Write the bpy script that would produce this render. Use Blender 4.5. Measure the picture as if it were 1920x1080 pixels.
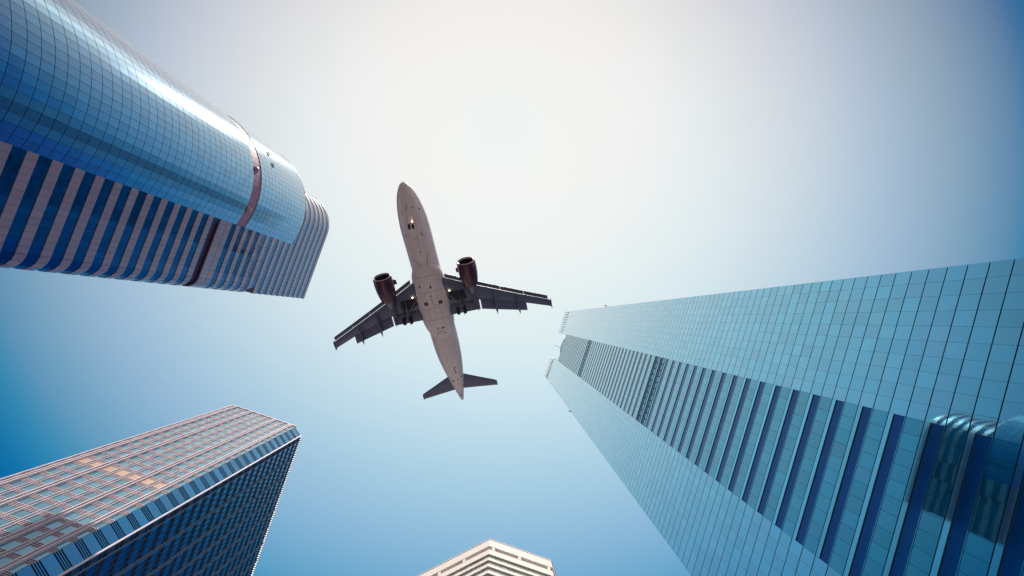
import bpy, bmesh, math, random
from math import sin, cos, tan, pi, radians as rad, atan2, hypot, sqrt
from mathutils import Vector, Matrix, Euler

random.seed(7)
sc = bpy.context.scene
for o in list(bpy.data.objects):
    bpy.data.objects.remove(o)
col = sc.collection

# ------------------------------------------------------------------ camera
# World axes: X = right of the photograph, Y = down the photograph, Z = up.
CAM_Z = 1.6
FPX = 950.0                                   # focal length for a 1920 px wide frame
zc = Vector((-18.0, 58.0, FPX)).normalized()  # the zenith as seen by the camera
Rcam = Vector((0, 0, 1)).rotation_difference(zc).to_matrix()      # cam(cv) = Rcam @ world
Rw = Rcam.transposed()
cam_d = bpy.data.cameras.new("camera")
cam_d.sensor_width = 36
cam_d.lens = FPX / 1920 * 36
cam_d.clip_start = 0.1
cam_d.clip_end = 5000
cam = bpy.data.objects.new("camera", cam_d)
col.objects.link(cam)
M = Matrix.Identity(3)
M.col[0] = Rw @ Vector((1, 0, 0))
M.col[1] = Rw @ Vector((0, -1, 0))
M.col[2] = Rw @ Vector((0, 0, -1))
cam.matrix_world = Matrix.Translation((0, 0, CAM_Z)) @ M.to_4x4()
sc.camera = cam

# ------------------------------------------------------------------ light
SUN_EL = rad(54.7)
sd = Vector((0.163, -0.986, 0)).normalized() * cos(SUN_EL) + Vector((0, 0, sin(SUN_EL)))
sun_d = bpy.data.lights.new("sun", 'SUN')
sun_d.energy = 4.8
sun_d.angle = rad(0.6)
sun_d.color = (1.0, 0.90, 0.78)
sun = bpy.data.objects.new("sun", sun_d)
sun.rotation_euler = (-sd).to_track_quat('-Z', 'Y').to_euler()
sun.location = (0, 0, 600)
col.objects.link(sun)

world = bpy.data.worlds.new("World")
sc.world = world
world.use_nodes = True
wt = world.node_tree
wt.nodes.clear()
def wn(t, **k):
    n = wt.nodes.new(t)
    for a, b in k.items():
        setattr(n, a, b)
    return n
def wl(a, b):
    wt.links.new(a, b)
def wmath(op, a, b=None, c=None, clamp=False):
    n = wn('ShaderNodeMath', operation=op, use_clamp=clamp)
    for i, v in enumerate((a, b, c)):
        if v is None:
            continue
        if isinstance(v, (int, float)):
            n.inputs[i].default_value = v
        else:
            wl(v, n.inputs[i])
    return n.outputs[0]
tc = wn('ShaderNodeTexCoord')
sep = wn('ShaderNodeSeparateXYZ')
wl(tc.outputs['Generated'], sep.inputs[0])
zz = wmath('MAXIMUM', sep.outputs[2], 0.06)
U = wmath('DIVIDE', sep.outputs[0], zz)
V = wmath('DIVIDE', sep.outputs[1], zz)
# a thin bright layer of haze overhead that thins out into deep blue away from the sun
SPAN = 2.6
STEP = 0.13
CH = [(-0.40, 1.1, [0.935, 0.952, 0.945, 0.905, 0.850, 0.768, 0.664, 0.556, 0.395, 0.110, 0.005], 0.01),
      (-0.30, 1.1, [0.958, 0.958, 0.949, 0.929, 0.882, 0.822, 0.745, 0.661, 0.549, 0.405, 0.310], 0.28),
      (-0.22, 1.1, [0.955, 0.950, 0.946, 0.938, 0.908, 0.874, 0.831, 0.755, 0.687, 0.616, 0.560], 0.50)]
def lin(c):
    return c / 12.92 if c <= 0.04045 else ((c + 0.055) / 1.055) ** 2.4
outs = []
for vc, k, vals, far in CH:
    dv = wmath('MULTIPLY', wmath('SUBTRACT', V, vc), k)
    r = wmath('SQRT', wmath('ADD', wmath('MULTIPLY', U, U), wmath('MULTIPLY', dv, dv)))
    t = wmath('DIVIDE', r, SPAN, clamp=True)
    fc = wn('ShaderNodeFloatCurve')
    cv = fc.mapping.curves[0]
    pts = [(i * STEP / SPAN, lin(v)) for i, v in enumerate(vals)] + [(0.75, lin(far)), (1.0, lin(far))]
    cv.points[0].location = pts[0]
    cv.points[1].location = pts[-1]
    for p in pts[1:-1]:
        cv.points.new(*p)
    fc.mapping.update()
    wl(t, fc.inputs['Value'])
    outs.append(fc.outputs[0])
comb = wn('ShaderNodeCombineColor')
for i in range(3):
    wl(outs[i], comb.inputs[i])
# aureole round the sun
dotn = wn('ShaderNodeVectorMath', operation='DOT_PRODUCT')
wl(tc.outputs['Generated'], dotn.inputs[0])
dotn.inputs[1].default_value = sd
dt = wmath('MAXIMUM', dotn.outputs['Value'], 0.0)
g1 = wmath('MULTIPLY', wmath('POWER', dt, 6000.0), 0.0)
# below the sun the haze is brighter, down to the horizon
hl = wmath('SQRT', wmath('ADD', wmath('MULTIPLY', sep.outputs[0], sep.outputs[0]), wmath('MULTIPLY', sep.outputs[1], sep.outputs[1])))
shn = Vector((sd.x, sd.y)).normalized()
azc = wmath('DIVIDE', wmath('ADD', wmath('MULTIPLY', sep.outputs[0], shn.x), wmath('MULTIPLY', sep.outputs[1], shn.y)), wmath('MAXIMUM', hl, 0.01))
low = wmath('DIVIDE', wmath('SUBTRACT', 0.825, sep.outputs[2]), 0.10, clamp=True)
g2 = wmath('MULTIPLY', wmath('MULTIPLY', wmath('POWER', wmath('MAXIMUM', azc, 0.0), 60.0), 1.1), low)
glow = wmath('ADD', g1, g2)
gc = wn('ShaderNodeCombineColor')
wl(glow, gc.inputs[0])
wl(wmath('MULTIPLY', glow, 0.90), gc.inputs[1])
wl(wmath('MULTIPLY', glow, 0.74), gc.inputs[2])
# pale warm haze added along the unseen horizon to brighten sides facing it
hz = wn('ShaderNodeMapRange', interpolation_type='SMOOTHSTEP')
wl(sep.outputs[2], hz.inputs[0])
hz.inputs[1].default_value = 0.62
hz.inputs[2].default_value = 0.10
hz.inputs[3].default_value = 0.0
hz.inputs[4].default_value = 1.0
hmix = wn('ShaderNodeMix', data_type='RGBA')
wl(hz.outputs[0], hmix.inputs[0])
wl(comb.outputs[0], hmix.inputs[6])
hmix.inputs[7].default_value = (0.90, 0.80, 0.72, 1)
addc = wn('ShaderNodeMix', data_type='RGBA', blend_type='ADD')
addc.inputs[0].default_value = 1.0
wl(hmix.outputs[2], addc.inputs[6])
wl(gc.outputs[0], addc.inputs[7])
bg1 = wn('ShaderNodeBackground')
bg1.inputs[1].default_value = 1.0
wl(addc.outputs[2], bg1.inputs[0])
sky = wn('ShaderNodeTexSky', sky_type='NISHITA')
sky.sun_disc = False
sky.sun_elevation = SUN_EL
sky.sun_rotation = atan2(sd.x, sd.y)
sky.altitude = 20
bg2 = wn('ShaderNodeBackground')
bg2.inputs[1].default_value = 0.0003
wl(sky.outputs[0], bg2.inputs[0])
adds = wn('ShaderNodeAddShader')
wl(bg1.outputs[0], adds.inputs[0])
wl(bg2.outputs[0], adds.inputs[1])
wout = wn('ShaderNodeOutputWorld')
wl(adds.outputs[0], wout.inputs[0])

sc.render.engine = 'CYCLES'
sc.view_settings.view_transform = 'Standard'
sc.view_settings.look = 'None'
sc.view_settings.exposure = 0
sc.view_settings.gamma = 1

# ------------------------------------------------------------------ helpers
def project(p):
    q = Rcam @ (Vector(p) - Vector((0, 0, CAM_Z)))
    if q.z <= 0.01:
        return (-9999, -9999)
    return (960 + FPX * q.x / q.z, 540 + FPX * q.y / q.z)

class MB:
    """collects boxes and faces, then links them as one mesh object"""
    def __init__(self):
        self.v = []
        self.f = []
    def add(self, vs, fs, mtx=None):
        b = len(self.v)
        if mtx is not None:
            vs = [mtx @ Vector(p) for p in vs]
        self.v += [tuple(p) for p in vs]
        self.f += [tuple(b + i for i in f) for f in fs]
    def box(self, x0, x1, y0, y1, z0, z1, mtx=None):
        vs = [(x0, y0, z0), (x1, y0, z0), (x1, y1, z0), (x0, y1, z0),
              (x0, y0, z1), (x1, y0, z1), (x1, y1, z1), (x0, y1, z1)]
        fs = [(0, 3, 2, 1), (4, 5, 6, 7), (0, 1, 5, 4), (1, 2, 6, 5), (2, 3, 7, 6), (3, 0, 4, 7)]
        self.add(vs, fs, mtx)
    def prism(self, pts, z0, z1, caps=True):
        n = len(pts)
        vs = [(p[0], p[1], z0) for p in pts] + [(p[0], p[1], z1) for p in pts]
        fs = [(i, (i + 1) % n, n + (i + 1) % n, n + i) for i in range(n)]
        if caps:
            fs += [tuple(range(n - 1, -1, -1)), tuple(range(n, 2 * n))]
        self.add(vs, fs)
    def loft(self, rings, cap0=True, cap1=True, closed=True):
        n = len(rings[0])
        b = len(self.v)
        for r in rings:
            self.v += [tuple(p) for p in r]
        m = n if closed else n - 1
        for i in range(len(rings) - 1):
            for j in range(m):
                k = (j + 1) % n
                self.f.append((b + i * n + j, b + i * n + k, b + (i + 1) * n + k, b + (i + 1) * n + j))
        if cap0:
            self.f.append(tuple(b + j for j in range(n - 1, -1, -1)))
        if cap1:
            self.f.append(tuple(b + (len(rings) - 1) * n + j for j in range(n)))
    def tube(self, a, b, r0, r1=None, n=10):
        r1 = r0 if r1 is None else r1
        a = Vector(a)
        b = Vector(b)
        d = (b - a).normalized()
        u = d.orthogonal().normalized()
        w = d.cross(u)
        self.loft([[a + (u * cos(2 * pi * i / n) + w * sin(2 * pi * i / n)) * r0 for i in range(n)],
                   [b + (u * cos(2 * pi * i / n) + w * sin(2 * pi * i / n)) * r1 for i in range(n)]])
    def mesh(self, name, smooth=False, fix=True):
        me = bpy.data.meshes.new(name)
        me.from_pydata(self.v, [], self.f)
        if fix:
            bm = bmesh.new()
            bm.from_mesh(me)
            bmesh.ops.recalc_face_normals(bm, faces=bm.faces)
            bm.to_mesh(me)
            bm.free()
        if smooth:
            me.polygons.foreach_set('use_smooth', [True] * len(me.polygons))
            try:
                me.set_sharp_from_angle(angle=rad(38))
            except Exception:
                pass
        me.update()
        return me
    def build(self, name, mat, parent=None, smooth=False, fix=True, label=None, kind=None):
        me = self.mesh(name, smooth, fix)
        o = bpy.data.objects.new(name, me)
        me.materials.append(mat)
        col.objects.link(o)
        if parent is not None:
            o.parent = parent
        if label:
            o['label'] = label
        if kind:
            o['kind'] = kind
        return o

def thing(name, label, cat, loc=(0, 0, 0), yaw=0.0, group=None):
    o = bpy.data.objects.new(name, None)
    o.empty_display_size = 2
    o.location = loc
    o.rotation_euler = (0, 0, yaw)
    o['label'] = label
    o['category'] = cat
    if group:
        o['group'] = group
    col.objects.link(o)
    return o

# ------------------------------------------------------------------ materials
def mat(name, base, rough=0.5, metal=0.0, spec=0.5, var=0.0, noise=0.0, nscale=1.0, emit=None, estr=0.0, bump=0.0,
        base2=None, coat=0.0):
    m = bpy.data.materials.new(name)
    m.use_nodes = True
    nt = m.node_tree
    p = nt.nodes['Principled BSDF']
    p.inputs['Roughness'].default_value = rough
    p.inputs['Metallic'].default_value = metal
    p.inputs['Specular IOR Level'].default_value = spec
    p.inputs['Coat Weight'].default_value = coat
    p.inputs['Base Color'].default_value = (*base, 1)
    if emit:
        p.inputs['Emission Color'].default_value = (*emit, 1)
        p.inputs['Emission Strength'].default_value = estr
    if var or noise or base2:
        def nd(t, **k):
            n = nt.nodes.new(t)
            for a, b in k.items():
                setattr(n, a, b)
            return n
        def mth(op, a, b):
            n = nd('ShaderNodeMath', operation=op)
            for i, v in enumerate((a, b)):
                if isinstance(v, (int, float)):
                    n.inputs[i].default_value = v
                else:
                    nt.links.new(v, n.inputs[i])
            return n.outputs[0]
        geo = nd('ShaderNodeNewGeometry')
        oi = nd('ShaderNodeObjectInfo')
        rnd = mth('FRACT', mth('ADD', geo.outputs['Random Per Island'], oi.outputs['Random']), 0)
        val = mth('ADD', mth('MULTIPLY', mth('SUBTRACT', rnd, 0.5), 2 * var), 1.0)
        if noise:
            tcn = nd('ShaderNodeTexCoord')
            nz = nd('ShaderNodeTexNoise')
            nz.inputs['Scale'].default_value = nscale
            nz.inputs['Detail'].default_value = 6
            nt.links.new(geo.outputs['Position'], nz.inputs['Vector'])
            val = mth('ADD', val, mth('MULTIPLY', mth('SUBTRACT', nz.outputs['Fac'], 0.5), 2 * noise))
            if bump:
                bp = nd('ShaderNodeBump')
                bp.inputs['Strength'].default_value = bump
                bp.inputs['Distance'].default_value = 0.05
                nt.links.new(nz.outputs['Fac'], bp.inputs['Height'])
                nt.links.new(bp.outputs[0], p.inputs['Normal'])
        vm = nd('ShaderNodeVectorMath', operation='SCALE')
        vm.inputs[0].default_value = base
        nt.links.new(val, vm.inputs['Scale'])
        out = vm.outputs[0]
        if base2:
            mx = nd('ShaderNodeMix', data_type='RGBA')
            gt = mth('GREATER_THAN', rnd, 0.80)
            nt.links.new(gt, mx.inputs[0])
            nt.links.new(out, mx.inputs[6])
            mx.inputs[7].default_value = (*base2, 1)
            out = mx.outputs[2]
        nt.links.new(out, p.inputs['Base Color'])
    return m

def glass(name, tint, refl, rough=0.02, var=0.05, wav=0.0, ior=1.8, spec=0.8, dust=0.0):
    """coated facade glass: dark body colour under a tinted mirror coating"""
    m = mat(name, tint, rough=rough, metal=refl, spec=spec, var=var, coat=1.0)
    nt = m.node_tree
    p = nt.nodes['Principled BSDF']
    p.inputs['Coat IOR'].default_value = ior
    if dust:
        p.inputs['Sheen Weight'].default_value = dust
        p.inputs['Sheen Roughness'].default_value = 0.5
        p.inputs['Sheen Tint'].default_value = (1, 0.95, 0.88, 1)
    p.inputs['Coat Roughness'].default_value = rough
    if wav:
        geo = nt.nodes.new('ShaderNodeNewGeometry')
        nz = nt.nodes.new('ShaderNodeTexNoise')
        nz.inputs['Scale'].default_value = 0.55
        nz.inputs['Detail'].default_value = 1.5
        nt.links.new(geo.outputs['Position'], nz.inputs['Vector'])
        bp = nt.nodes.new('ShaderNodeBump')
        bp.inputs['Strength'].default_value = 1.0
        bp.inputs['Distance'].default_value = wav
        nt.links.new(nz.outputs['Fac'], bp.inputs['Height'])
        nt.links.new(bp.outputs[0], p.inputs['Normal'])
    return m

M_teal = glass("teal_curtain_glass", (0.040, 0.41, 0.61), 0.9, wav=0.003, var=0.09, ior=2.0, spec=0.5)
M_teal_dark = glass("teal_window_glass", (0.008, 0.28, 0.43), 0.85, wav=0.003, var=0.09, ior=1.5, spec=0.4)
M_navy_band = glass("navy_band_glass", (0.001, 0.065, 0.24), 0.5, rough=0.12, ior=1.08, spec=0.1)
M_strip = mat("pale_metal_strip", (0.16, 0.50, 0.64), rough=0.05, metal=0.95, var=0.12)
M_strip2 = mat("grey_metal_strip", (0.26, 0.38, 0.50), rough=0.35, metal=0.4)
M_backing = mat("dark_blue_frame", (0.008, 0.055, 0.13), rough=0.45)
M_crown = mat("pale_crown_panel", (0.55, 0.64, 0.70), rough=0.3, metal=0.2)
M_louvre = mat("louvre_dark", (0.05, 0.24, 0.40), rough=0.3, metal=0.7, var=0.35)
M_drum = glass("blue_drum_glass", (0.015, 0.27, 0.48), 0.88, rough=0.11, var=0.10, wav=0.003, ior=2.1, dust=0.25)
M_ribbon = glass("dark_ribbon_glass", (0.001, 0.10, 0.27), 0.8, rough=0.05, var=0.15, ior=1.2, spec=0.2)
M_spandrel = mat("pink_grey_panel", (0.27, 0.205, 0.30), rough=0.38, spec=0.5, var=0.07, noise=0.05, nscale=0.6, coat=1.0)
M_purple = mat("plum_metal_band", (0.30, 0.15, 0.26), rough=0.6, metal=0.0, noise=0.04)
M_slot = mat("dark_slot_wall", (0.05, 0.035, 0.09), rough=0.6)
M_dome = mat("dome_metal", (0.30, 0.22, 0.27), rough=0.25, metal=0.5)
M_granite = mat("pink_granite_rib", (0.72, 0.62, 0.69), rough=0.45, var=0.04, noise=0.08, nscale=1.5)
M_blwin = mat("pale_blue_window", (0.20, 0.41, 0.52), rough=0.08, metal=0.6, spec=0.8, var=0.12)
M_blcham = glass("blue_corner_glass", (0.008, 0.20, 0.42), 0.85, rough=0.05, var=0.14, ior=1.45)
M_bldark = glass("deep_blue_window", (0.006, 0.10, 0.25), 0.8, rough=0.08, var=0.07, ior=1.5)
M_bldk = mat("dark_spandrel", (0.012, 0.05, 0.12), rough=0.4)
M_navyrib = mat("shade_blue_rib", (0.15, 0.24, 0.36), rough=0.4)  # granite ribs with the side's blue shade mixed into the colour
M_blside = mat("shade_dark_rib", (0.02, 0.07, 0.17), rough=0.4)  # thin ribs and bars, the side's shade darkened into the colour
M_peach = mat("peach_window", (0.58, 0.40, 0.30), rough=0.35, var=0.08)  # one row of panes in a warm peach colour
M_cream = mat("cream_concrete", (0.80, 0.755, 0.725), rough=0.7, var=0.02, noise=0.05, nscale=0.5)
M_creamslot = mat("painted_slot_shadow", (0.09, 0.055, 0.11), rough=0.7)  # shadow under the fascia put into the slot wall colour
M_bcwin = mat("grey_window_glass", (0.36, 0.40, 0.38), rough=0.15, metal=0.25, var=0.22)
M_bcframe = mat("dark_window_frame", (0.05, 0.045, 0.07), rough=0.5)
M_roof = mat("roof_gravel", (0.3, 0.29, 0.28), rough=0.9, noise=0.1, nscale=2)

YAW = atan2(0.3197, 0.9475)
NX, NY = cos(YAW), sin(YAW)
def nt2w(n, t, z=0.0):
    """street grid (n across, t along) to world"""
    return Vector((NX * n - NY * t, NY * n + NX * t, z))

def place_pieces(root, name, items, material, th=0.12, jit=0.0, limit=300, label=None):
    """items: (x, y, z, yaw, width, height[, material]) in root space; the panel's outer face looks along +X of
    its own frame.  The largest ones in view become parts of their own, the rest one joined part."""
    rm = Matrix.Translation(root.location) @ Matrix.Rotation(root.rotation_euler.z, 4, 'Z')
    sized = []
    for it in items:
        x, y, z, yaw, w, h = it[:6]
        c = rm @ Vector((x, y, z))
        nn = rm.to_3x3() @ Vector((cos(yaw), sin(yaw), 0))
        facing = nn.dot(Vector((0, 0, CAM_Z)) - c)
        px, py = project(c)
        if facing <= 0 or not (-15 <= px <= 1935 and -15 <= py <= 1095):
            sized.append((0, it))
            continue
        tv = rm.to_3x3() @ Vector((-sin(yaw), cos(yaw), 0)) * (w / 2)
        a = project(c - tv)
        b = project(c + tv)
        e = project(c + Vector((0, 0, h / 2)))
        f = project(c - Vector((0, 0, h / 2)))
        ux, uy = b[0] - a[0], b[1] - a[1]
        vx, vy = f[0] - e[0], f[1] - e[1]
        sized.append((abs(ux * vy - uy * vx), it))
    sized.sort(key=lambda s: -s[0])
    cache = {}
    rest = {}
    cnt = 0
    for area, it in sized:
        x, y, z, yaw, w, h = it[:6]
        mt = it[6] if len(it) > 6 else material
        jy, jp = random.gauss(0, jit), random.gauss(0, jit)
        if area > 9 and cnt < limit:
            key = (round(w, 3), round(h, 3), mt.name)
            if key not in cache:
                b = MB()
                b.box(-th, 0, -w / 2, w / 2, -h / 2, h / 2)
                me = b.mesh(name, fix=False)
                me.materials.append(mt)
                cache[key] = me
            o = bpy.data.objects.new(name, cache[key])
            o.location = (x, y, z)
            o.rotation_euler = (0, jp, yaw + jy)
            o.parent = root
            if label:
                o['label'] = label
            col.objects.link(o)
            cnt += 1
        else:
            b = rest.setdefault(mt.name, (MB(), mt))[0]
            mx = Matrix.Translation((x, y, z)) @ Euler((0, jp, yaw + jy)).to_matrix().to_4x4()
            b.box(-th, 0, -w / 2, w / 2, -h / 2, h / 2, mx)
    for b, mt in rest.values():
        if b.v:
            b.build(name + 's', mt, root, fix=False, kind='stuff')

# ------------------------------------------------------------------ ground
M_pave = mat("paving", (0.15, 0.125, 0.135), rough=0.85, noise=0.12, nscale=0.3)
M_asph = mat("asphalt", (0.055, 0.055, 0.06), rough=0.9, noise=0.1, nscale=2)
g = MB()
g.add([(-2500, -2500, 0), (2500, -2500, 0), (2500, 2500, 0), (-2500, 2500, 0)], [(0, 1, 2, 3)])
o = g.build("ground", M_pave, kind='structure', fix=False)
g = MB()
for s in ((-14, 14, -2000, 2000),):
    p = [nt2w(s[0] - 30, s[2], 0.004), nt2w(s[1] - 30, s[2], 0.004), nt2w(s[1] - 30, s[3], 0.004), nt2w(s[0] - 30, s[3], 0.004)]
    g.add(p, [(0, 1, 2, 3)])
g.build("road", M_asph, kind='structure', fix=False)

# ------------------------------------------------------------------ right tower
H = 428.0
FR = 48.67
RN, RT = 66.0, 5.5                       # root in grid coordinates
root = thing("skyscraper", "tallest teal glass tower on the right, banded middle between two plain gridded wings",
             "skyscraper", nt2w(RN, RT), YAW)
def L(n, t):
    return (n - RN, t - RT)
tA, tB, tC, tD = -23.0, -4.28, 16.18, 34.06
ROW = H / 161
TOPM, TOPL = 378.0, 409.0
b = MB()
fb = FR + 0.14
def lbox(mb, n0, n1, t0, t1, z0, z1, rn=None, rt=None):
    rn = RN if rn is None else rn
    rt = RT if rt is None else rt
    mb.box(n0 - rn, n1 - rn, t0 - rt, t1 - rt, z0, z1)
lbox(b, fb, FR + 30, tA + 0.05, tB - 0.03, 0.01, H - 0.4)
lbox(b, fb, FR + 30, tC + 0.03, tD - 0.05, 0.01, TOPL)
lbox(b, fb, FR + 30, tB - 0.03, tC + 0.03, 0.01, TOPM)
b.build("wall", M_backing, root)
items = []
for (t0, t1, top) in ((tA, tB, H), (tC, tD, TOPL)):
    nc = 10
    w = (t1 - t0) / nc
    r = 0
    while (r + 1) * ROW <= top + 0.2:
        for c in range(nc):
            x, y = L(FR, t0 + (c + .5) * w)
            items.append((x, y, (r + .5) * ROW, pi, w - 0.022, ROW - 0.15))
        r += 1
place_pieces(root, "glass_panel", items, M_teal, th=0.10, jit=0.0024)
# banded middle: per two rows one teal window row, one pale strip and one navy band
nav, tea = [], []
FL = 2 * ROW
nf = int(TOPM / FL)
mech = set((28, 29, 51, 52))
wm = (tC - tB) / 11
for k in range(nf + 1):
    z0 = k * FL
    if z0 + FL > TOPM + 0.1:
        break
    # from the bottom: teal row, then pale strip + navy band under it
    for c in range(11):
        x, y = L(FR, tB + (c + .5) * wm)
        if k in mech:
            tea.append((x, y, z0 + ROW * 0.5, pi, wm * 0.78, ROW * 0.62, M_louvre))
            nav.append((x + 0.2, y, z0 + ROW * 1.35, pi, wm - 0.3, ROW * 0.55, M_louvre))
        else:
            tea.append((x, y, z0 + ROW * 0.5, pi, wm - 0.035, ROW - 0.12))
            nav.append((x + 0.10, y, z0 + ROW + 0.06 + 0.31 * ROW, pi, wm - 0.02, ROW * 0.64))
place_pieces(root, "window_panel", tea, M_teal_dark, th=0.09, jit=0.0009)
place_pieces(root, "dark_band_panel", nav, M_navy_band, th=0.03, jit=0.0006)
for k in range(nf + 1):
    z0 = k * FL
    if z0 + FL > TOPM + 0.1:
        break
    s = MB()
    lbox(s, FR - 0.02, fb + 0.02, tB + 0.01, tC - 0.01, z0 + ROW * 1.70, z0 + 2 * ROW - 0.10)
    s.build("sill_strip", M_strip, root, fix=False)
# thin light nosings below each teal row
s = MB()
for k in range(nf + 1):
    z0 = k * FL
    if z0 + FL > TOPM + 0.1:
        break
    lbox(s, FR - 0.05, fb + 0.02, tB + 0.01, tC - 0.01, z0 + ROW - 0.03, z0 + ROW + 0.04)
s.build("light_nosings", M_strip, root, fix=False, kind='stuff')
# head fins along both wings
for (t0, t1) in ((tA, tB), (tC, tD)):
    for i in range(9):
        f = MB()
        tt = t0 + (i + 0.6) * (t1 - t0) / 9.2
        lbox(f, FR - 0.55, FR + 2.2, tt - 0.28, tt + 0.28, TOPL - 2, H + 0.6)
        f.build("crown_fin", M_crown, root, fix=False)
# notch walls, crown drum, gondola arm
f = MB()
lbox(f, FR + 0.2, FR + 28, tB, tB + 0.35, TOPM, H - 0.6)
f.build("notch_wall", M_strip, root, fix=False)
f = MB()
ring = [(68.4 + 15.9 * cos(a) - RN, 5 + 15.9 * sin(a) - RT) for a in [pi * 2 * i / 72 for i in range(72)]]
f.prism(ring, TOPM, 415)
f.build("crown_drum", M_crown, root, smooth=True)
f = MB()
ring = [(68.4 + 16.15 * cos(a) - RN, 5 + 16.15 * sin(a) - RT) for a in [pi * 2 * i / 72 for i in range(72)]]
f.prism(ring, 415, 417.2)
f.build("crown_rim", M_navy_band, root, smooth=True)
f = MB()
f.tube((47.5 - RN, 6.8 - RT, 424), (54 - RN, 7.4 - RT, 421), 0.18)
f.tube((54 - RN, 7.4 - RT, 421), (56 - RN, 7.5 - RT, 417), 0.2)
f.build("crown_arm", mat("white_metal", (0.8, 0.8, 0.8), 0.4), root)
for (n, t, z) in ((FR - 0.5, tA - 0.3, 262), (FR - 0.4, tD + 0.2, 268)):
    f = MB()
    lbox(f, n - 0.2, n + 0.6, t - 0.35, t + 0.15, z, z + 0.4)
    lbox(f, n - 0.8, n - 0.2, t - 0.15, t + 0.0, z + 0.1, z + 0.25)
    f.build("facade_bracket", M_backing, root, fix=False)

# ------------------------------------------------------------------ upper left tower: round glass drum and striped slab
TN, TT = -98.0, 0.0
root = thing("office_tower", "upper left tower with bulging blue glass drum wrapped in pink grey floor stripes below",
             "skyscraper", nt2w(TN, TT), YAW)
HS, HD = 205.0, 178.1
DC = (-99.6, -8.15)
DR = 22.9
NROWD = 77
RD = HD / NROWD
FRT = -77.8
# drum core and glass
def arc(cx, cy, r, a0, a1, n):
    return [(cx + r * cos(a0 + (a1 - a0) * i / n), cy + r * sin(a0 + (a1 - a0) * i / n)) for i in range(n + 1)]
f = MB()
full = [(DC[0] + (DR - 0.10) * cos(2 * pi * i / 120) - TN, DC[1] + (DR - 0.10) * sin(2 * pi * i / 120) - TT) for i in range(120)]
f.prism(full, 0.01, 61 * RD)
f.prism(full, 63 * RD, HD)
f.build("drum_wall", M_backing, root, smooth=True)
f = MB()
rc = [(DC[0] + (DR - 0.14) * cos(2 * pi * i / 120) - TN, DC[1] + (DR - 0.14) * sin(2 * pi * i / 120) - TT) for i in range(120)]
f.prism(rc, 61 * RD - 0.01, 63 * RD + 0.01, caps=False)
o = f.build("recess_band", M_purple, root, smooth=True)
for i in range(26):
    a = rad(18.65 * 0) + rad(-75 + i * 4.2)
    s = MB()
    mx = Matrix.Translation((DC[0] - TN + (DR - 0.14) * cos(a), DC[1] - TT + (DR - 0.14) * sin(a), 62 * RD)) @ Matrix.Rotation(a, 4, 'Z')
    s.box(-0.02, 0.02, -0.02, 0.02, -RD + 0.05, RD - 0.05, mx)
    s.build("band_joint", M_slot, root, fix=False)
items = []
DA = rad(3.85)
a_end = atan2(sqrt(DR ** 2 - (FRT - DC[0]) ** 2) * 1.0, FRT - DC[0])   # where the drum meets the slab face
ncol = 40
for c in range(ncol):
    a = a_end - (c + .5) * DA
    for r in range(NROWD):
        if r in (61, 62):
            continue
        items.append((DC[0] - TN + DR * cos(a), DC[1] - TT + DR * sin(a), (r + .5) * RD, a,
                      2 * DR * sin(DA / 2) - 0.055, RD - 0.10))
place_pieces(root, "glass_panel", items, M_drum, th=0.05, jit=0.0025)
# vents held open
for ang, z in ((-18.5, 155.0), (-28.3, 155.0)):
    a = rad(ang) - YAW
    s = MB()
    mx = Matrix.Translation((DC[0] - TN + (DR + .25) * cos(a), DC[1] - TT + (DR + .25) * sin(a), z)) @ Matrix.Rotation(a, 4, 'Z') @ Matrix.Rotation(rad(-28), 4, 'Y')
    s.box(-0.04, 0.04, -0.68, 0.68, -0.30, 0.30, mx)
    s.box(-0.4, 0.0, -0.68, -0.62, -0.3, -0.22, mx)
    s.build("open_vent", M_slot, root, fix=False)
# domes in the recess
for ang in (-5.5, 23.5):
    a = rad(ang) - YAW
    s = MB()
    cx, cy, cz = DC[0] - TN + (DR - 0.25) * cos(a), DC[1] - TT + (DR - 0.25) * sin(a), 61.6 * RD
    rings = []
    for i in range(1, 12):
        ph = pi * i / 12
        rings.append([(cx + 1.05 * sin(ph) * cos(2 * pi * j / 20), cy + 1.05 * sin(ph) * sin(2 * pi * j / 20), cz + 1.05 * cos(ph)) for j in range(20)])
    s.loft(rings)
    s.build("camera_dome", M_dome, root, smooth=True)
# slab: outline in grid coordinates, top corner rounded, bottom corner rounded below floor 36
def slab_outline(off, rb):
    pts = []
    e = 18.15 if rb > 1 else 17.6
    # front lower corner
    if rb > 1:
        c = (FRT - rb, e - rb)
        pts += [(c[0] + (rb + off) * cos(a), c[1] + (rb + off) * sin(a)) for a in [pi / 2 - pi / 2 * i / 6 for i in range(7)]]
    else:
        pts += [(FRT + off, e + off)]
    c = (-90.8, -9.5)
    r = 13.0 + off
    pts += [(c[0] + r * cos(a), c[1] + r * sin(a)) for a in [-pi / 2 * i / 16 for i in range(17)]]
    pts += [(-118.0, -22.5 - off), (-118.0, 8.0), (FRT - 16.0, 8.0), (FRT - 16.0, e + off)]
    return pts
def loc2(pts):
    return [(p[0] - TN, p[1] - TT) for p in pts][::-1]
PIT = 4.42
ZC = 161.0
f = MB()
f.prism(loc2(slab_outline(-0.20, 3.2)), 0.01, 131.0)
f.prism(loc2(slab_outline(-0.8, 3.2)), 131.0, 133.6)
f.prism(loc2(slab_outline(-0.20, 3.2)), 133.6, ZC)
f.prism(loc2(slab_outline(-0.20, 0.0)), ZC, HS - 0.3)
f.build("slab_wall", M_slot, root)
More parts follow.
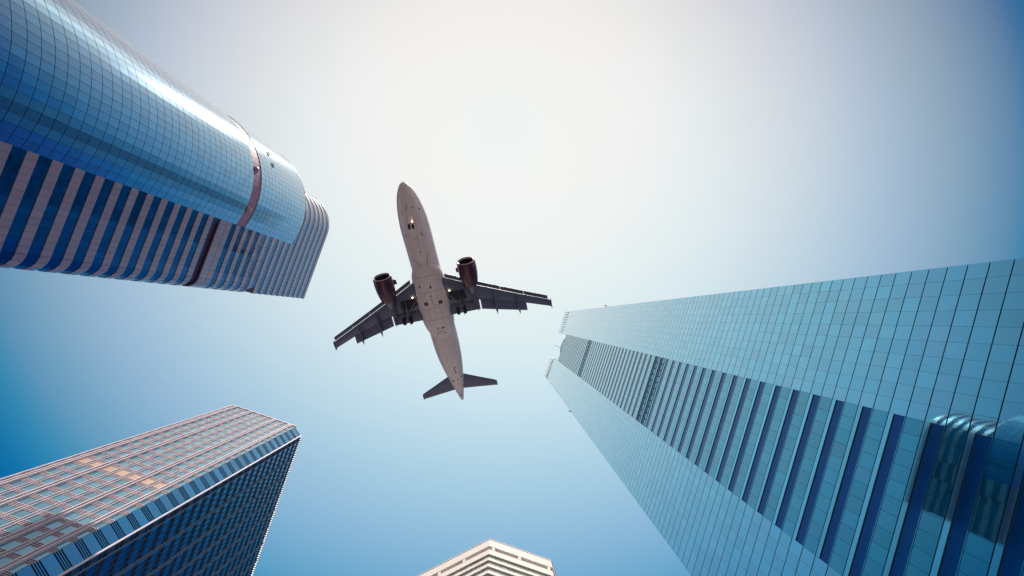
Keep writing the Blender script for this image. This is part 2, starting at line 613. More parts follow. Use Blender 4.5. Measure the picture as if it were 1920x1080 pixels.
# path along the face for panels: (n, t, yaw) samples every tile
def path(rb):
    e = 18.15 if rb > 1 else 17.6
    segs = []
    tile = 1.25
    if rb > 1:
        for i in range(4):                        # rounded lower corner
            a = pi / 2 - (i + .5) * (pi / 2) / 4
            segs.append((FRT - rb + rb * cos(a), e - rb + rb * sin(a), a, rb * (pi / 2) / 4))
        t = e - rb
    else:
        for i in range(12):                       # end wall
            segs.append((FRT - (i + .5) * 1.3, e, pi / 2, 1.3))
        t = e
    for ta, tb in ((t, -1.2), (-1.2, -9.5)):
        n = int(round((ta - tb) / tile))
        w = (ta - tb) / n
        for i in range(n):
            segs.append((FRT, ta - (i + .5) * w, 0.0, w))
    for i in range(16):
        a = -(i + .5) * (pi / 2) / 16
        segs.append((-90.8 + 13 * cos(a), -9.5 + 13 * sin(a), a, 13 * (pi / 2) / 16))
    if rb > 1:
        for i in range(10):
            segs.append((FRT - rb - (i + .5) * 1.25, e, pi / 2, 1.25))
    return segs
sp, wi = [], []
P_lo, P_hi = path(3.2), path(0.0)
k = 0
while k * PIT + 0.2 < HS:
    z0 = k * PIT + 0.2
    segs = P_lo if z0 < ZC else P_hi
    bands = []
    if k == 29:
        bands = [(z0, z0 + 2.0, 0), (z0 + 2.0, 131.0, 1)]
    elif k == 30:
        bands = [(133.65, 136.7, 0)]
    elif k == 31:
        bands = [(136.85, 139.2, 0), (139.2, z0 + PIT, 1)]
    else:
        bands = [(z0, z0 + 2.0, 0), (z0 + 2.0, min(z0 + PIT, HS - 0.3), 1)]
    for za, zb, kind in bands:
        if zb - za < 0.3:
            continue
        for (n, t, a, w) in segs:
            # parts of the slab swallowed by the drum are left out
            if za < HD - 1 and t < -1.2:
                continue
            pr = 0.10 if kind == 0 else -0.04
            x, y = n + pr * cos(a) - TN, t + pr * sin(a) - TT
            if kind == 0:
                sp.append((x, y, (za + zb) / 2, a, w - 0.045, zb - za))
            else:
                wi.append((x, y, (za + zb) / 2, a, w - 0.03, zb - za - 0.02))
    k += 1
place_pieces(root, "spandrel_panel", sp, M_spandrel, th=0.26, jit=0.0012)
place_pieces(root, "window_pane", wi, M_ribbon, th=0.08, jit=0.0015)
f = MB()
f.prism(loc2(slab_outline(0.14, 0.0)), HS - 0.3, HS + 0.25)
f.build("slab_parapet", M_spandrel, root)
f = MB()
full = [(DC[0] + (DR + 0.06) * cos(2 * pi * i / 120) - TN, DC[1] + (DR + 0.06) * sin(2 * pi * i / 120) - TT) for i in range(120)]
f.prism(full, HD, HD + 0.3)
f.build("drum_parapet", M_spandrel, root, smooth=True)

# ------------------------------------------------------------------ lower left tower: granite lattice
BN, BT = -86.0, 100.0
root = thing("granite_tower", "lower left tower with a sunlit pink granite lattice face and a chamfered blue glass corner",
             "skyscraper", nt2w(BN, BT), YAW)
HB = 234.0
F1 = 75.3
PB = 5.04
Z0 = 107.1 - 21 * PB                        # centre of a spandrel zone
nA, nB, nCc = -102.4, -72.5, -68.7
tCc, tE = 78.2, 158.0
f = MB()
f.prism([(p[0] - BN, p[1] - BT) for p in [(nA, F1 + 0.25), (nB, F1 + 0.25), (nCc - 0.25, tCc), (nCc - 0.25, tE), (nA, tE)]], 0.01, HB - 0.2)
f.build("wall", M_bldk, root)
wins, strips = [], []
bays = [(-100.0, -94.1, 2), (-92.7, -82.7, 3), (-81.4, -75.4, 2)]
minor = []
nfl = int((HB - Z0) / PB) + 1
cells = []
for n0, n1, c in bays:
    gap = 0.95
    w = (n1 - n0 - gap * (c - 1)) / c
    for i in range(c):
        cells.append((n0 + i * (w + gap) + w / 2, w, 0))
        if i < c - 1:
            m = n0 + i * (w + gap) + w
            minor += [m + 0.09, m + gap - 0.09]
            cells.append((m + gap / 2, gap - 0.4, 1))
cells.append((-73.45, 1.5, 1))
for j in range(nfl):
    zc_ = Z0 + (j + .5) * PB
    if zc_ + 1.5 > HB:
        continue
    for (n, w, kd) in cells:
        mt = M_peach if (j == 29 and n > -101 and kd == 0) else M_blwin
        (wins if kd == 0 else strips).append((n - BN, F1 + 0.18 - BT, zc_, -pi / 2, w - 0.10, 3.16, mt))
place_pieces(root, "window_pane", wins, M_blwin, th=0.10, jit=0.0035)
place_pieces(root, "narrow_pane", strips, M_blwin, th=0.10, jit=0.003)
# horizontal bars: four per floor, each a long granite bar split at the major ribs
hb = MB()
for j in range(nfl + 1):
    for q in range(4):
        z = Z0 + j * PB - 0.84 + q * 0.56
        if not 0 < z < HB - 0.4:
            continue
        hb.box(nA + 0.3 - BN, nB - BN - 0.02, F1 + 0.10 - BT, F1 + 0.3 - BT, z - 0.075, z + 0.075)
hb.build("spandrel_bars", M_granite, root, fix=False, kind='stuff')
for n, w, d in [(-102.2, .34, .3), (-100.9, .30, .45), (-100.15, .28, .45), (-93.9, .28, .45), (-92.95, .28, .45), (-82.5, .28, .45),
                (-81.6, .28, .45), (-75.2, .30, .45), (-74.35, .30, .45)]:
    s = MB()
    s.box(n - w / 2 - BN, n + w / 2 - BN, F1 - d - BT, F1 + 0.25 - BT, 0.02, HB)
    s.build("granite_rib", M_granite, root, fix=False)
for n in minor:
    s = MB()
    s.box(n - .08 - BN, n + .08 - BN, F1 - 0.14 - BT, F1 + 0.25 - BT, 0.02, HB - 0.1)
    s.build("thin_rib", M_granite, root, fix=False)
# chamfered corner
cd = Vector((nCc - nB, tCc - F1, 0))
cl = cd.length
cyaw = atan2(cd.y, cd.x) - pi / 2
cm = Vector(((nB + nCc) / 2, (F1 + tCc) / 2, 0))
cham = []
for j in range(nfl):
    zc_ = Z0 + (j + .5) * PB
    if zc_ + 1.5 > HB:
        continue
    cham.append((cm.x - BN, cm.y - BT, zc_, cyaw, cl - 0.1, 2.9))
    cham.append((cm.x - BN, cm.y - BT, zc_ - PB / 2 + 0.0, cyaw, cl - 0.1, 0.24))
    cham.append((cm.x - BN, cm.y - BT, zc_ - PB / 2 + 0.55, cyaw, cl - 0.1, 0.24))
    cham.append((cm.x - BN, cm.y - BT, zc_ - PB / 2 - 0.55, cyaw, cl - 0.1, 0.24))
place_pieces(root, "corner_pane", cham, M_blcham, th=0.3, jit=0.003)
s = MB()
s.box(nCc - 0.25 - BN, nCc + 0.2 - BN, tCc - 0.14 - BT, tCc + 0.16 - BT, 0.02, HB + 0.1)
s.build("corner_trim", M_granite, root, fix=False)
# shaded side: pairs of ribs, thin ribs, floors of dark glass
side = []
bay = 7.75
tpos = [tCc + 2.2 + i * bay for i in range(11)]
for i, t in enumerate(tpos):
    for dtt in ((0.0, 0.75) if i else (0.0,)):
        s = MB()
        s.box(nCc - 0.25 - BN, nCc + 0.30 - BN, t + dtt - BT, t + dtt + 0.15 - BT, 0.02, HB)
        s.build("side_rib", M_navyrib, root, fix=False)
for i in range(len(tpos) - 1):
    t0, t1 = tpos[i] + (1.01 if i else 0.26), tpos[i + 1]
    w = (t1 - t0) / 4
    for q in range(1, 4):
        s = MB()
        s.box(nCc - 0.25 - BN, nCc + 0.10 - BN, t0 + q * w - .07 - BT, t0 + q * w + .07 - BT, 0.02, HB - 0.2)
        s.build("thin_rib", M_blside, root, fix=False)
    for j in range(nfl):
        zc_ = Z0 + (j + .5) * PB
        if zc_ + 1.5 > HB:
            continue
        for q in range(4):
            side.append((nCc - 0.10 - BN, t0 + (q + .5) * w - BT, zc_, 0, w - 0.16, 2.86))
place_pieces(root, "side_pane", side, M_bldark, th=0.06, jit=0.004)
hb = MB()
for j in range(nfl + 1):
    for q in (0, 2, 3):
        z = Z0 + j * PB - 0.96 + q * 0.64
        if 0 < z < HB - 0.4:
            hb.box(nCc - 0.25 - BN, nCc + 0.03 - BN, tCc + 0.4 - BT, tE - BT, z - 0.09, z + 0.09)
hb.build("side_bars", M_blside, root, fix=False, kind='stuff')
M_wh = mat("white_roof_lug", (0.85, 0.87, 0.88), rough=0.35)
for i in range(80):
    t = tCc + 0.8 + i * 0.98
    s = MB()
    s.box(nCc - 0.1 - BN, nCc + 0.55 - BN, t - BT, t + 0.48 - BT, HB - 0.4, HB + 0.3)
    s.build("parapet_lug", M_wh, root, fix=False)
s = MB()
s.box(nA - BN, nB + 0.1 - BN, F1 - 0.3 - BT, F1 + 0.5 - BT, HB, HB + 0.5)
s.build("parapet", M_granite, root, fix=False)

# ------------------------------------------------------------------ bottom tower: cream octagon with banded floors
KB = 1.1
ap, lf, rg = Vector((-2.88, 50.05)) * KB, Vector((-18.85, 57.86)) * KB, Vector((11.05, 54.87)) * KB
HC = 120 * KB
dl = (lf - ap).normalized()
dr = (rg - ap).normalized()
Lw = 24.0
p_l = ap + dl * Lw
p_r = rg
def rot2(v, a):
    return Vector((v.x * cos(a) - v.y * sin(a), v.x * sin(a) + v.y * cos(a)))
d3 = rot2(dr, rad(51))
p_r2 = p_r + d3 * 18
d0 = rot2(dl, rad(-45))
p_l2 = p_l + d0 * 14
p_b1 = p_r2 + rot2(d3, rad(45)) * 12
p_b0 = p_l2 + rot2(d0, rad(-40)) * 12
poly = [p_l2, p_l, ap, p_r, p_r2, p_b1, p_b0]
cen = Vector((0.0, 75.0))
root = thing("apartment_tower", "cream concrete tower with stacked white floor bands at the bottom centre", "tower", (cen.x, cen.y, 0))
def offset_poly(poly, d):
    """push every edge outward by d"""
    n = len(poly)
    lines = []
    for i in range(n):
        a, b_ = poly[i], poly[(i + 1) % n]
        e = (b_ - a).normalized()
        nn = Vector((e.y, -e.x))
        if nn.dot((a + b_) / 2 - cen) < 0:
            nn = -nn
        lines.append((a + nn * d, e, nn))
    out = []
    for i in range(n):
        p, e, _ = lines[i - 1]
        q, f_, _ = lines[i]
        den = e.x * f_.y - e.y * f_.x
        t = ((q.x - p.x) * f_.y - (q.y - p.y) * f_.x) / den
        out.append(p + e * t)
    return out, lines
def band(name, d, z0, z1, m, kind=None):
    o_, _ = offset_poly(poly, d)
    s = MB()
    s.prism([(p.x - cen.x, p.y - cen.y) for p in o_], z0, z1)
    return s.build(name, m, root, kind=kind)
band("core_wall", -1.2, 0.01, HC - 6, M_bcframe)
band("roof_fascia", 0.0, HC - 3.55, HC, M_cream)
band("fascia_cap", 0.12, HC, HC + 0.25, M_cream)
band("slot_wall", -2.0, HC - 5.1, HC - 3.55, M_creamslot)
band("upper_band", -0.12, HC - 7.45, HC - 5.1, M_cream)
PC = 2.98
zt = HC - 7.45
panes = []
kk = 0
while zt - (kk + 1) * PC > 2:
    zb = zt - kk * PC
    band("floor_band", -0.12, zb - PC, zb - PC + 1.05, M_cream)
    band("sill_trim", -0.45, zb - PC + 1.05, zb - PC + 1.32, M_bcframe)
    o_, lines = offset_poly(poly, -0.42)
    for i in range(len(o_)):
        a, b_ = o_[i], o_[(i + 1) % len(o_)]
        if (a + b_).y / 2 > 78:
            continue
        ln = (b_ - a).length
        nw = max(3, int(ln / 1.45))
        nn = lines[i][2]
        for q in range(nw):
            c = a + (b_ - a) * ((q + .5) / nw)
            panes.append((c.x - cen.x, c.y - cen.y, zb - PC + 1.32 + 0.60, atan2(nn.y, nn.x), ln / nw - 0.10, 1.14))
    kk += 1
place_pieces(root, "window_pane", panes, M_bcwin, th=0.06, jit=0.006)
# brackets in the slot
o_, lines = offset_poly(poly, -0.4)
for i in (1, 2):
    a, b_ = o_[i], o_[i + 1]
    nn = lines[i][2]
    for fr in ((0.34, 0.62, 0.9) if i == 1 else (0.06, 0.48, 0.955)):
        c = a + (b_ - a) * (fr if i == 2 else 1 - (fr - 0.06))
        s = MB()
        mx = Matrix.Translation((c.x - cen.x, c.y - cen.y, HC - 4.33)) @ Matrix.Rotation(atan2(nn.y, nn.x), 4, 'Z')
        s.box(-0.7, 0.33, -0.36, 0.36, -0.78, 0.78, mx)
        s.build("slot_bracket", M_cream, root, fix=False)

# ------------------------------------------------------------------ airliner
M_fus = mat("fuselage_paint", (0.79, 0.66, 0.68), rough=0.32, spec=0.5, coat=0.3, noise=0.12, nscale=0.9)
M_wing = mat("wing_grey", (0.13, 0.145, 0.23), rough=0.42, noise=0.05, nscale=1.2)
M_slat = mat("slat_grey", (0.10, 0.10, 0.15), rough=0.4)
M_eng = mat("engine_maroon", (0.075, 0.010, 0.042), rough=0.28, coat=0.4)
M_lip = mat("inlet_lip", (0.45, 0.36, 0.42), rough=0.3, metal=0.5)
M_dk = mat("gear_bay_dark", (0.012, 0.012, 0.02), rough=0.6)
M_tyre = mat("tyre_rubber", (0.012, 0.012, 0.016), rough=0.8)
M_strut = mat("gear_strut", (0.22, 0.22, 0.27), rough=0.4, metal=0.4)
M_mark = mat("hatch_dark", (0.05, 0.04, 0.06), rough=0.6)
M_line = mat("panel_line", (0.32, 0.25, 0.28), rough=0.6)
M_lamp = mat("landing_lamp", (1, 0.85, 0.6), rough=0.3, emit=(1.0, 0.72, 0.42), estr=8)

Mp = Matrix(((0.16931, -0.98122, -0.09239), (0.84074, 0.19271, -0.50598), (0.51429, 0.00799, 0.85758)))
Tp = Vector((-9.791, -2.635, 75.398))
root = thing("airliner", "twin engine passenger jet overhead with maroon engines, flaps and landing gear down", "airplane")
root.rotation_mode = 'QUATERNION'
root.matrix_world = Matrix.Translation(Tp) @ Mp.to_4x4() @ Matrix.Translation((-18, 0, 0))

def interp(tab, x):
    for i in range(len(tab) - 1):
        if x <= tab[i + 1][0]:
            a, b_ = tab[i], tab[i + 1]
            f_ = (x - a[0]) / (b_[0] - a[0])
            return a[1] + (b_[1] - a[1]) * f_
    return tab[-1][1]
RT_ = [(0, 0.03), (.12, .30), (.4, .58), (1, .95), (1.8, 1.26), (2.8, 1.53), (4, 1.76), (5.2, 1.90), (6.5, 1.975), (24.0, 1.975), (26, 1.93), (28, 1.80),
       (30, 1.57), (32, 1.28), (34, .93), (35.6, .62), (37, .33), (37.5, .2), (37.57, .1)]
ZT_ = [(0, -.55), (1, -.45), (2, -.32), (3.5, -.12), (5, 0), (24, 0), (26, .06), (28, .2), (30, .40), (32, .62), (34, .85), (36, 1.02), (37.57, 1.1)]
def frad(x):
    return interp(RT_, x)
def fz(x):
    return interp(ZT_, x)
f = MB()
rings = []
xs = [0, .12, .25, .4, .7, 1, 1.4, 1.8, 2.3, 2.8, 3.4, 4, 4.6, 5.2, 6.5] + [8 + i * 2 for i in range(9)] + [25, 26, 27, 28, 29, 30, 31, 32, 33, 34, 34.8, 35.6, 36.3, 37, 37.5, 37.57]
for x in xs:
    r_ = frad(x)
    rings.append([(x, r_ * cos(2 * pi * i / 40), fz(x) + r_ * 1.04 * sin(2 * pi * i / 40)) for i in range(40)])
f.loft(rings)
fus = f.build("fuselage", M_fus, root, smooth=True)
# belly fairing
f = MB()
WT = [(10.6, .25), (11.2, 1.0), (12, 1.75), (13, 2.15), (15, 2.38), (18.5, 2.38), (20, 2.32), (21, 2.2), (22, 1.95), (22.8, 1.55), (23.3, 1.15)]
DT = [(10.6, 1.98), (11.5, 2.16), (13, 2.36), (15, 2.48), (19, 2.48), (21, 2.34), (22.3, 2.18), (23.3, 2.0)]
rings = []
for x, _ in [(10.6 + i * (23.3 - 10.6) / 30, 0) for i in range(31)]:
    w, d_ = interp(WT, x), interp(DT, x)
    rings.append([(x, w * (abs(cos(a)) ** .75) * (1 if cos(a) > 0 else -1), -0.9 + (-(d_ - 0.9)) * (abs(sin(a)) ** .75) if sin(a) > 0 else -0.9 + 0.6 * -sin(a))
                  for a in [2 * pi * i / 32 for i in range(32)]])
f.loft(rings)
fair = f.build("belly_fairing", M_fus, root, smooth=True)
def belly_z(x, y):
    r_ = frad(x)
    return fz(x) - 1.04 * sqrt(max(0.0, r_ * r_ - y * y))
def fair_z(x, y):
    w, d_ = interp(WT, x), interp(DT, x)
    c = min(0.999, abs(y) / w) ** (1 / .75)
    return -0.9 - (d_ - 0.9) * (sin(math.acos(c)) ** .75)
def mark(name, pts, m, z0f, th=0.02, parent=None):
    """thin plate following the belly: pts polygon in (x, y)"""
    s = MB()
    n = len(pts)
    vs = [(x, y, z0f(x, y) - th) for x, y in pts] + [(x, y, z0f(x, y) + 0.05) for x, y in pts]
    s.add(vs, [tuple(range(n))] + [(i, (i + 1) % n, n + (i + 1) % n, n + i) for i in range(n)])
    return s.build(name, m, parent or fus)
def rect(x, y, a, b_):
    return [(x - a, y - b_), (x + a, y - b_), (x + a, y + b_), (x - a, y + b_)]
def line(name, pts, w, m, z0f, parent):
    s = MB()
    for i in range(len(pts) - 1):
        (x0, y0), (x1, y1) = pts[i], pts[i + 1]
        d_ = hypot(x1 - x0, y1 - y0)
        ux, uy = -(y1 - y0) / d_ * w / 2, (x1 - x0) / d_ * w / 2
        q = [(x0 + ux, y0 + uy), (x1 + ux, y1 + uy), (x1 - ux, y1 - uy), (x0 - ux, y0 - uy)]
        s.add([(a, b_, z0f(a, b_) - 0.018) for a, b_ in q] + [(a, b_, z0f(a, b_) + 0.04) for a, b_ in q],
              [(0, 1, 2, 3), (0, 1, 5, 4), (1, 2, 6, 5), (2, 3, 7, 6), (3, 0, 4, 7)])
    return s.build(name, m, parent)
for (x, y, a, b_) in ((17.1, -1.05, .27, .27), (17.0, .95, .27, .27)):
    mark("air_outlet", rect(x, y, a, b_), M_mark, fair_z, parent=fair)
for (x, y, a, b_) in ((15.9, .05, .12, .08), (16.5, .05, .08, .07), (17.4, -.3, .08, .05), (21.3, .25, .12, .10), (21.35, -.35, .13, .10), (21.3, -.62, .12, .10)):
    mark("drain_hatch", rect(x, y, a, b_), M_mark, fair_z, parent=fair)
mark("vent_triangle", [(14.1, -.25), (14.7, -.42), (14.7, -.08)], M_mark, fair_z, parent=fair)
mark("vent_triangle", [(13.9, 1.25), (14.4, 1.08), (14.4, 1.38)], M_mark, fair_z, parent=fair)
for xx in (12.9, 15.2, 17.9, 19.8):
    line("panel_seam", [(xx, -1.7 + i * .34) for i in range(11)], .035, M_line, fair_z, fair)
for yy in (-.8, 0.0, .8):
    line("panel_seam", [(15.2 + i * .46, yy) for i in range(11)], .03, M_line, fair_z, fair)
line("fairing_edge", [(22.9, .95), (22.3, .55), (22.0, .2), (21.95, -.2), (22.3, -.6), (22.8, -1.0)], .05, M_mark, lambda x, y: min(belly_z(x, y), fair_z(x, y) if x < 23 and abs(y) < interp(WT, x) else 9), fair)
line("fairing_edge", [(10.2, 1.1), (10.7, .75), (11.5, .25)], .05, M_mark, lambda x, y: min(belly_z(x, y), fair_z(x, y) if x > 10.7 and abs(y) < interp(WT, x) else 9), fus)
line("fairing_edge", [(9.8, -1.0), (10.6, -.7), (11.4, -.5)], .05, M_mark, lambda x, y: min(belly_z(x, y), fair_z(x, y) if x > 10.7 and abs(y) < interp(WT, x) else 9), fus)
for (x, y, a, b_) in ((3.3, .35, .07, .07), (3.2, -.55, .07, .07), (3.7, -1.3, .09, .07), (3.6, .95, .06, .06), (2.9, 0.1, .3, .03),
                      (6.9, -.9, .2, .05), (6.8, 1.3, .09, .05), (9.3, -.1, .18, .06), (5.6, .4, .05, .1), (7.3, .05, .07, .07), (8.4, .1, .12, .03)):
    mark("skin_port", rect(x, y, a, b_), M_mark, belly_z)
for seam in ([(4.05, .3), (4.2, 0.45), (6.0, .45)], [(4.05, .3), (4.05, -.3), (4.2, -.45), (6.0, -.45)], [(6.6, -.2), (9.0, -.2)], [(7.2, -.2), (7.2, -1.1)], [(8.6, -.9), (8.6, .9)]):
    line("panel_seam", seam, .035, M_line, belly_z, fus)
line("tail_mark", [(29.3, -.62), (29.25, -.35), (30.5, -.35), (30.55, -.62)], .13, M_mark, belly_z, fus)
for (x, y, a, b_) in ((32.0, -.95, .12, .12), (32.3, .35, .12, .1), (32.2, .55, .10, .07), (33.2, -.25, .1, .08), (35.6, .0, .13, .2), (36.2, -.05, .35, .15)):
    mark("tail_port", rect(x, y, a, b_), M_mark, belly_z)
line("tail_hatch", [(31.9, -.1), (31.85, -.45), (32.4, -.42), (32.4, -.12)], .05, M_mark, belly_z, fus)

# wings
def wing_z(y):
    y = abs(y)
    return -1.75 + 4.1 * max(0, (y - 1.5) / 15.5) ** 1.25
LE = [(0.0, 12.0), (2.0, 13.2), (17.0, 22.45)]
TE = [(0.0, 18.1), (2.0, 18.25), (6.4, 18.8), (13.2, 21.95), (17.05, 24.1)]
def airfoil(y, s, x0, x1, tk, zoff=0.0, droop=0.0):
    c = x1 - x0
    pts = []
    up = [(0, 0), (.02, .35), (.08, .62), (.2, .9), (.4, 1.0), (.65, .75), (.85, .38), (1, .05)]
    lo = [(.85, -.22), (.6, -.5), (.35, -.65), (.15, -.55), (.04, -.3)]
    for u, v in up + lo:
        pts.append((x0 + c * u, s * y, wing_z(y) + zoff + tk * v - droop * u))
    return pts
for s in (1, -1):
    f = MB()
    f.loft([airfoil(y, s, interp(LE, y) + .45, interp(TE, y), .55 - .42 * y / 17) for y in (1.2, 2, 4, 6.4, 8.5, 11, 13.2, 15, 16.6)] +
           [airfoil(17.0, s, 23.0, 24.15, .08)])
    wing = f.build("wing", M_wing, root, smooth=True)
    for (y0, y1) in ((2.4, 5.0), (6.35, 9.6), (9.65, 12.9), (12.95, 16.5)):
        f = MB()
        f.loft([airfoil(y, s, interp(LE, y) - .28, interp(LE, y) + .33, .13, -.12, .05) for y in (y0, y1)])
        f.build("slat", M_slat, wing, smooth=True)
    for (y0, y1, c0, c1) in ((2.0, 6.3, 1.25, 1.2), (6.5, 13.1, 1.2, .95)):
        f = MB()
        f.loft([airfoil(y, s, interp(TE, y) - .12, interp(TE, y) + .16 + c_, .14, -.10, .25) for y, c_ in ((y0, c0), (y1, c1))])
        f.build("flap", M_wing, wing, smooth=True)
    for (y, l0, l1, r_) in ((3.9, -2.6, 1.7, .20), (6.0, -1.5, 1.55, .15), (8.6, -2.6, 2.0, .20), (11.9, -2.2, 1.75, .18)):
        f = MB()
        xt = interp(TE, y)
        rr = []
        for u in (0, .12, .3, .55, .8, .93, 1):
            x = xt + l0 + (l1 - l0) * u
            k_ = max(.03, sin(pi * min(1, u * .62 + .0)) if u < .8 else sin(pi * .496) * (1 - u) / .2 * .9)
            rr.append([(x, s * y + r_ * k_ * cos(a), wing_z(y) - .42 - .22 * u + r_ * 1.7 * k_ * sin(a)) for a in [2 * pi * i / 12 for i in range(12)]])
        f.loft(rr)
        f.build("flap_fairing", M_wing, wing, smooth=True)
    f = MB()
    f.box(22.9, 24.35, s * 17.0 - .04, s * 17.0 + .04, wing_z(17) - .15, wing_z(17) + .5)
    f.build("wingtip_fence", M_wing, wing)
    f = MB()
    zb = wing_z(3) - .36
    f.add([(15.9, s * 2.3, zb - .02), (17.2, s * 2.2, zb + .04), (17.6, s * 3.1, zb + .1), (17.7, s * 4.7, zb + .25), (16.4, s * 4.55, zb + .12), (16.2, s * 3.4, zb)],
          [(0, 1, 2, 3, 4, 5)])
    vs = list(f.v)
    f.add([(x, y, z + .3) for x, y, z in vs], [(0, 1, 2, 3, 4, 5)])
    for i in range(6):
        j = (i + 1) % 6
        f.f.append((i, j, 6 + j, 6 + i))
    f.build("gear_bay", M_dk, wing)
    # landing lamp at the wing root
    lp = MB()
    cx, cy, cz = 15.75, s * 2.62, wing_z(2.6) - .52
    lp.loft([[(cx + .10 * sin(ph) * cos(a), cy + .10 * sin(ph) * sin(a), cz + .10 * cos(ph)) for a in [2 * pi * i / 12 for i in range(12)]] for ph in [pi * q / 8 for q in range(1, 8)]])
    lp.build("landing_light", M_lamp, wing, smooth=True)
    # engine
    ex, ey, ez = 11.6, s * 5.75, -2.42
    f = MB()
    prof = [(0.02, 1.08), (0.0, 1.16), (.06, 1.22), (.3, 1.27), (1.0, 1.31), (2.0, 1.28), (3.0, 1.14), (3.7, .98), (3.72, .93), (3.0, .95)]
    rr = [[(ex + x, ey + r_ * cos(a), ez + r_ * sin(a)) for a in [2 * pi * i / 40 for i in range(40)]] for x, r_ in prof[2:]]
    f.loft(rr, cap0=False, cap1=True)
    eng = f.build("engine", M_eng, root, smooth=True)
    f = MB()
    prof = [(.06, 1.222), (0.0, 1.17), (-.02, 1.12), (0.03, 1.05), (.2, 1.0)]
    f.loft([[(ex + x, ey + r_ * cos(a), ez + r_ * sin(a)) for a in [2 * pi * i / 40 for i in range(40)]] for x, r_ in prof], False, False)
    f.build("inlet_lip", M_lip, eng, smooth=True)
    f = MB()
    f.loft([[(ex + x, ey + r_ * cos(a), ez + r_ * sin(a)) for a in [2 * pi * i / 40 for i in range(40)]] for x, r_ in ((.2, 1.0), (.95, .95), (.96, .3))], False, True)
    f.build("inlet_duct", M_dk, eng, smooth=True)
    f = MB()
    f.loft([[(ex + x, ey + r_ * cos(a), ez + r_ * sin(a)) for a in [2 * pi * i / 16 for i in range(16)]] for x, r_ in ((.45, .02), (.6, .18), (.94, .30))], True, True)
    f.build("spinner", M_strut, eng, smooth=True)
    for i in range(18):
        a = 2 * pi * i / 18
        f = MB()
        mx = Matrix.Translation((ex + .85, ey, ez)) @ Matrix.Rotation(a, 4, 'X')
        f.add([(0, -.05, .28), (.08, .08, .28), (-.02, -.12, .93), (.1, .12, .93)], [(0, 1, 3, 2)], mx)
        f.build("fan_blade", M_slat, eng, fix=False)
    f = MB()
    f.loft([[(ex + x, ey + r_ * cos(a), ez + r_ * sin(a)) for a in [2 * pi * i / 24 for i in range(24)]] for x, r_ in ((3.0, .72), (3.9, .60), (4.6, .44), (4.62, .38), (5.2, .04))], True, True)
    f.build("exhaust_cone", M_strut, eng, smooth=True)
    f = MB()
    zt_ = wing_z(5.75) - .1
    f.loft([[(x, ey - w_, z0_), (x, ey + w_, z0_), (x, ey + w_, z1_), (x, ey - w_, z1_)] for x, w_, z0_, z1_ in
            ((12.9, .12, ez + 1.1, ez + 1.35), (14.5, .26, ez + .9, zt_ - .1), (16.5, .30, ez + .5, zt_), (18.3, .18, zt_ - .55, zt_), (19.3, .04, zt_ - .3, zt_))])
    f.build("pylon", M_eng, eng, smooth=True)
    f = MB()
    f.box(ex + .9, ex + 1.7, ey - s * 1.28 - .03, ey - s * 1.28 + .03, ez + .25, ez + .3)
    f.add([(ex + .8, ey - s * 1.2, ez + .35), (ex + 1.7, ey - s * 1.2, ez + .35), (ex + 1.7, ey - s * 1.62, ez + .5), (ex + 1.1, ey - s * 1.6, ez + .5)], [(0, 1, 2, 3)])
    f.build("strake", M_eng, eng)
    # main gear
    gx, gy, gz = 18.45, s * 3.8, -3.7
    f = MB()
    f.tube((17.0, s * 3.95, wing_z(3.9) - .1), (gx - .15, gy, gz + .1), .15, .12)
    leg = f.build("main_gear", M_strut, root, smooth=True)
    f = MB()
    f.tube((gx - .15, gy - .42, gz), (gx - .15, gy + .42, gz), .09)
    f.build("axle", M_strut, leg)
    f = MB()
    f.tube((16.6, s * 2.5, wing_z(2.4) - .3), (gx - .45, gy, gz + .75), .07)
    f.build("side_stay", M_strut, leg)
    f = MB()
    f.box(16.8, 18.2, s * 4.28 - .03, s * 4.28 + .03, gz + .7, wing_z(4) - .25)
    f.build("gear_door", M_wing, leg)
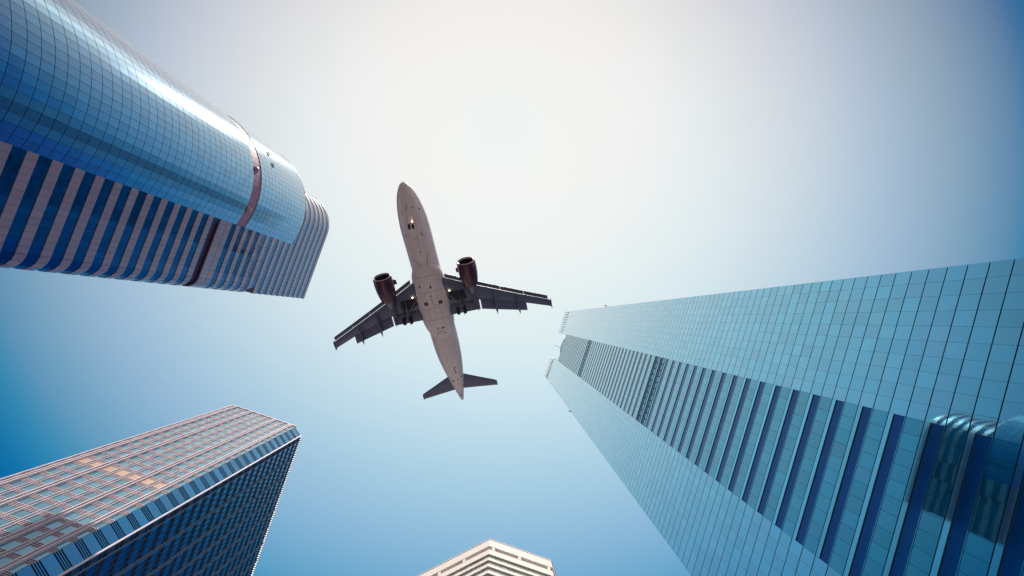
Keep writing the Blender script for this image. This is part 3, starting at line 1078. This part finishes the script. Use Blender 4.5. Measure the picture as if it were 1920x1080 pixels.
    for q in (-1, 1):
        f = MB()
        wy = gy + q * .47
        prof = [(-.2, .30), (-.21, .48), (-.17, .56), (-.08, .585), (.08, .585), (.17, .56), (.21, .48), (.2, .30)]
        f.loft([[(gx - .15 + r_ * cos(a), wy + o_, gz + r_ * sin(a)) for a in [2 * pi * i / 28 for i in range(28)]] for o_, r_ in prof])
        f.build("wheel", M_tyre, leg, smooth=True)
    # tailplane
    f = MB()
    def af(y, x0, x1, tk):
        c = x1 - x0
        return [(x0 + c * u, s * y, 1.0 + .085 * y + tk * v) for u, v in ((0, 0), (.1, .7), (.35, 1), (.7, .6), (1, 0), (.7, -.6), (.35, -1), (.1, -.7))]
    f.loft([af(.3, 31.9, 35.2, .17), af(3.2, 33.6, 35.75, .12), af(5.9, 35.15, 36.28, .06), af(6.2, 35.45, 36.4, .03)])
    f.build("tailplane", M_wing, root, smooth=True)
# fin
f = MB()
def ff(z, x0, x1, tk):
    c = x1 - x0
    return [(x0 + c * u, tk * v, z) for u, v in ((0, 0), (.1, .7), (.35, 1), (.7, .6), (1, 0), (.7, -.6), (.35, -1), (.1, -.7))]
f.loft([ff(1.5, 29.5, 35.2, .28), ff(2.6, 30.6, 35.6, .24), ff(7.6, 34.3, 36.9, .1)])
f.build("tail_fin", M_eng, root, smooth=True)
# nose gear
f = MB()
f.tube((4.9, 0, -1.7), (5.1, 0, -3.35), .09, .07)
ng = f.build("nose_gear", M_strut, root, smooth=True)
for q in (-1, 1):
    f = MB()
    prof = [(-.11, .2), (-.11, .32), (-.06, .38), (.06, .38), (.11, .32), (.11, .2)]
    f.loft([[(5.1 + r_ * cos(a), q * .25 + o_, -3.35 + r_ * sin(a)) for a in [2 * pi * i / 24 for i in range(24)]] for o_, r_ in prof])
    f.build("wheel", M_tyre, ng, smooth=True)
    f = MB()
    f.box(4.7, 5.5, q * .36 - .02, q * .36 + .02, -2.5, -1.8)
    f.build("gear_door", M_fus, ng)
lp = MB()
lp.loft([[(4.75 + .10 * cos(ph) , -.16 + .10 * sin(ph) * cos(a), -2.55 + .10 * sin(ph) * sin(a)) for a in [2 * pi * i / 12 for i in range(12)]] for ph in [pi * q / 8 for q in range(1, 8)]])
lp.build("landing_light", M_lamp, ng, smooth=True)
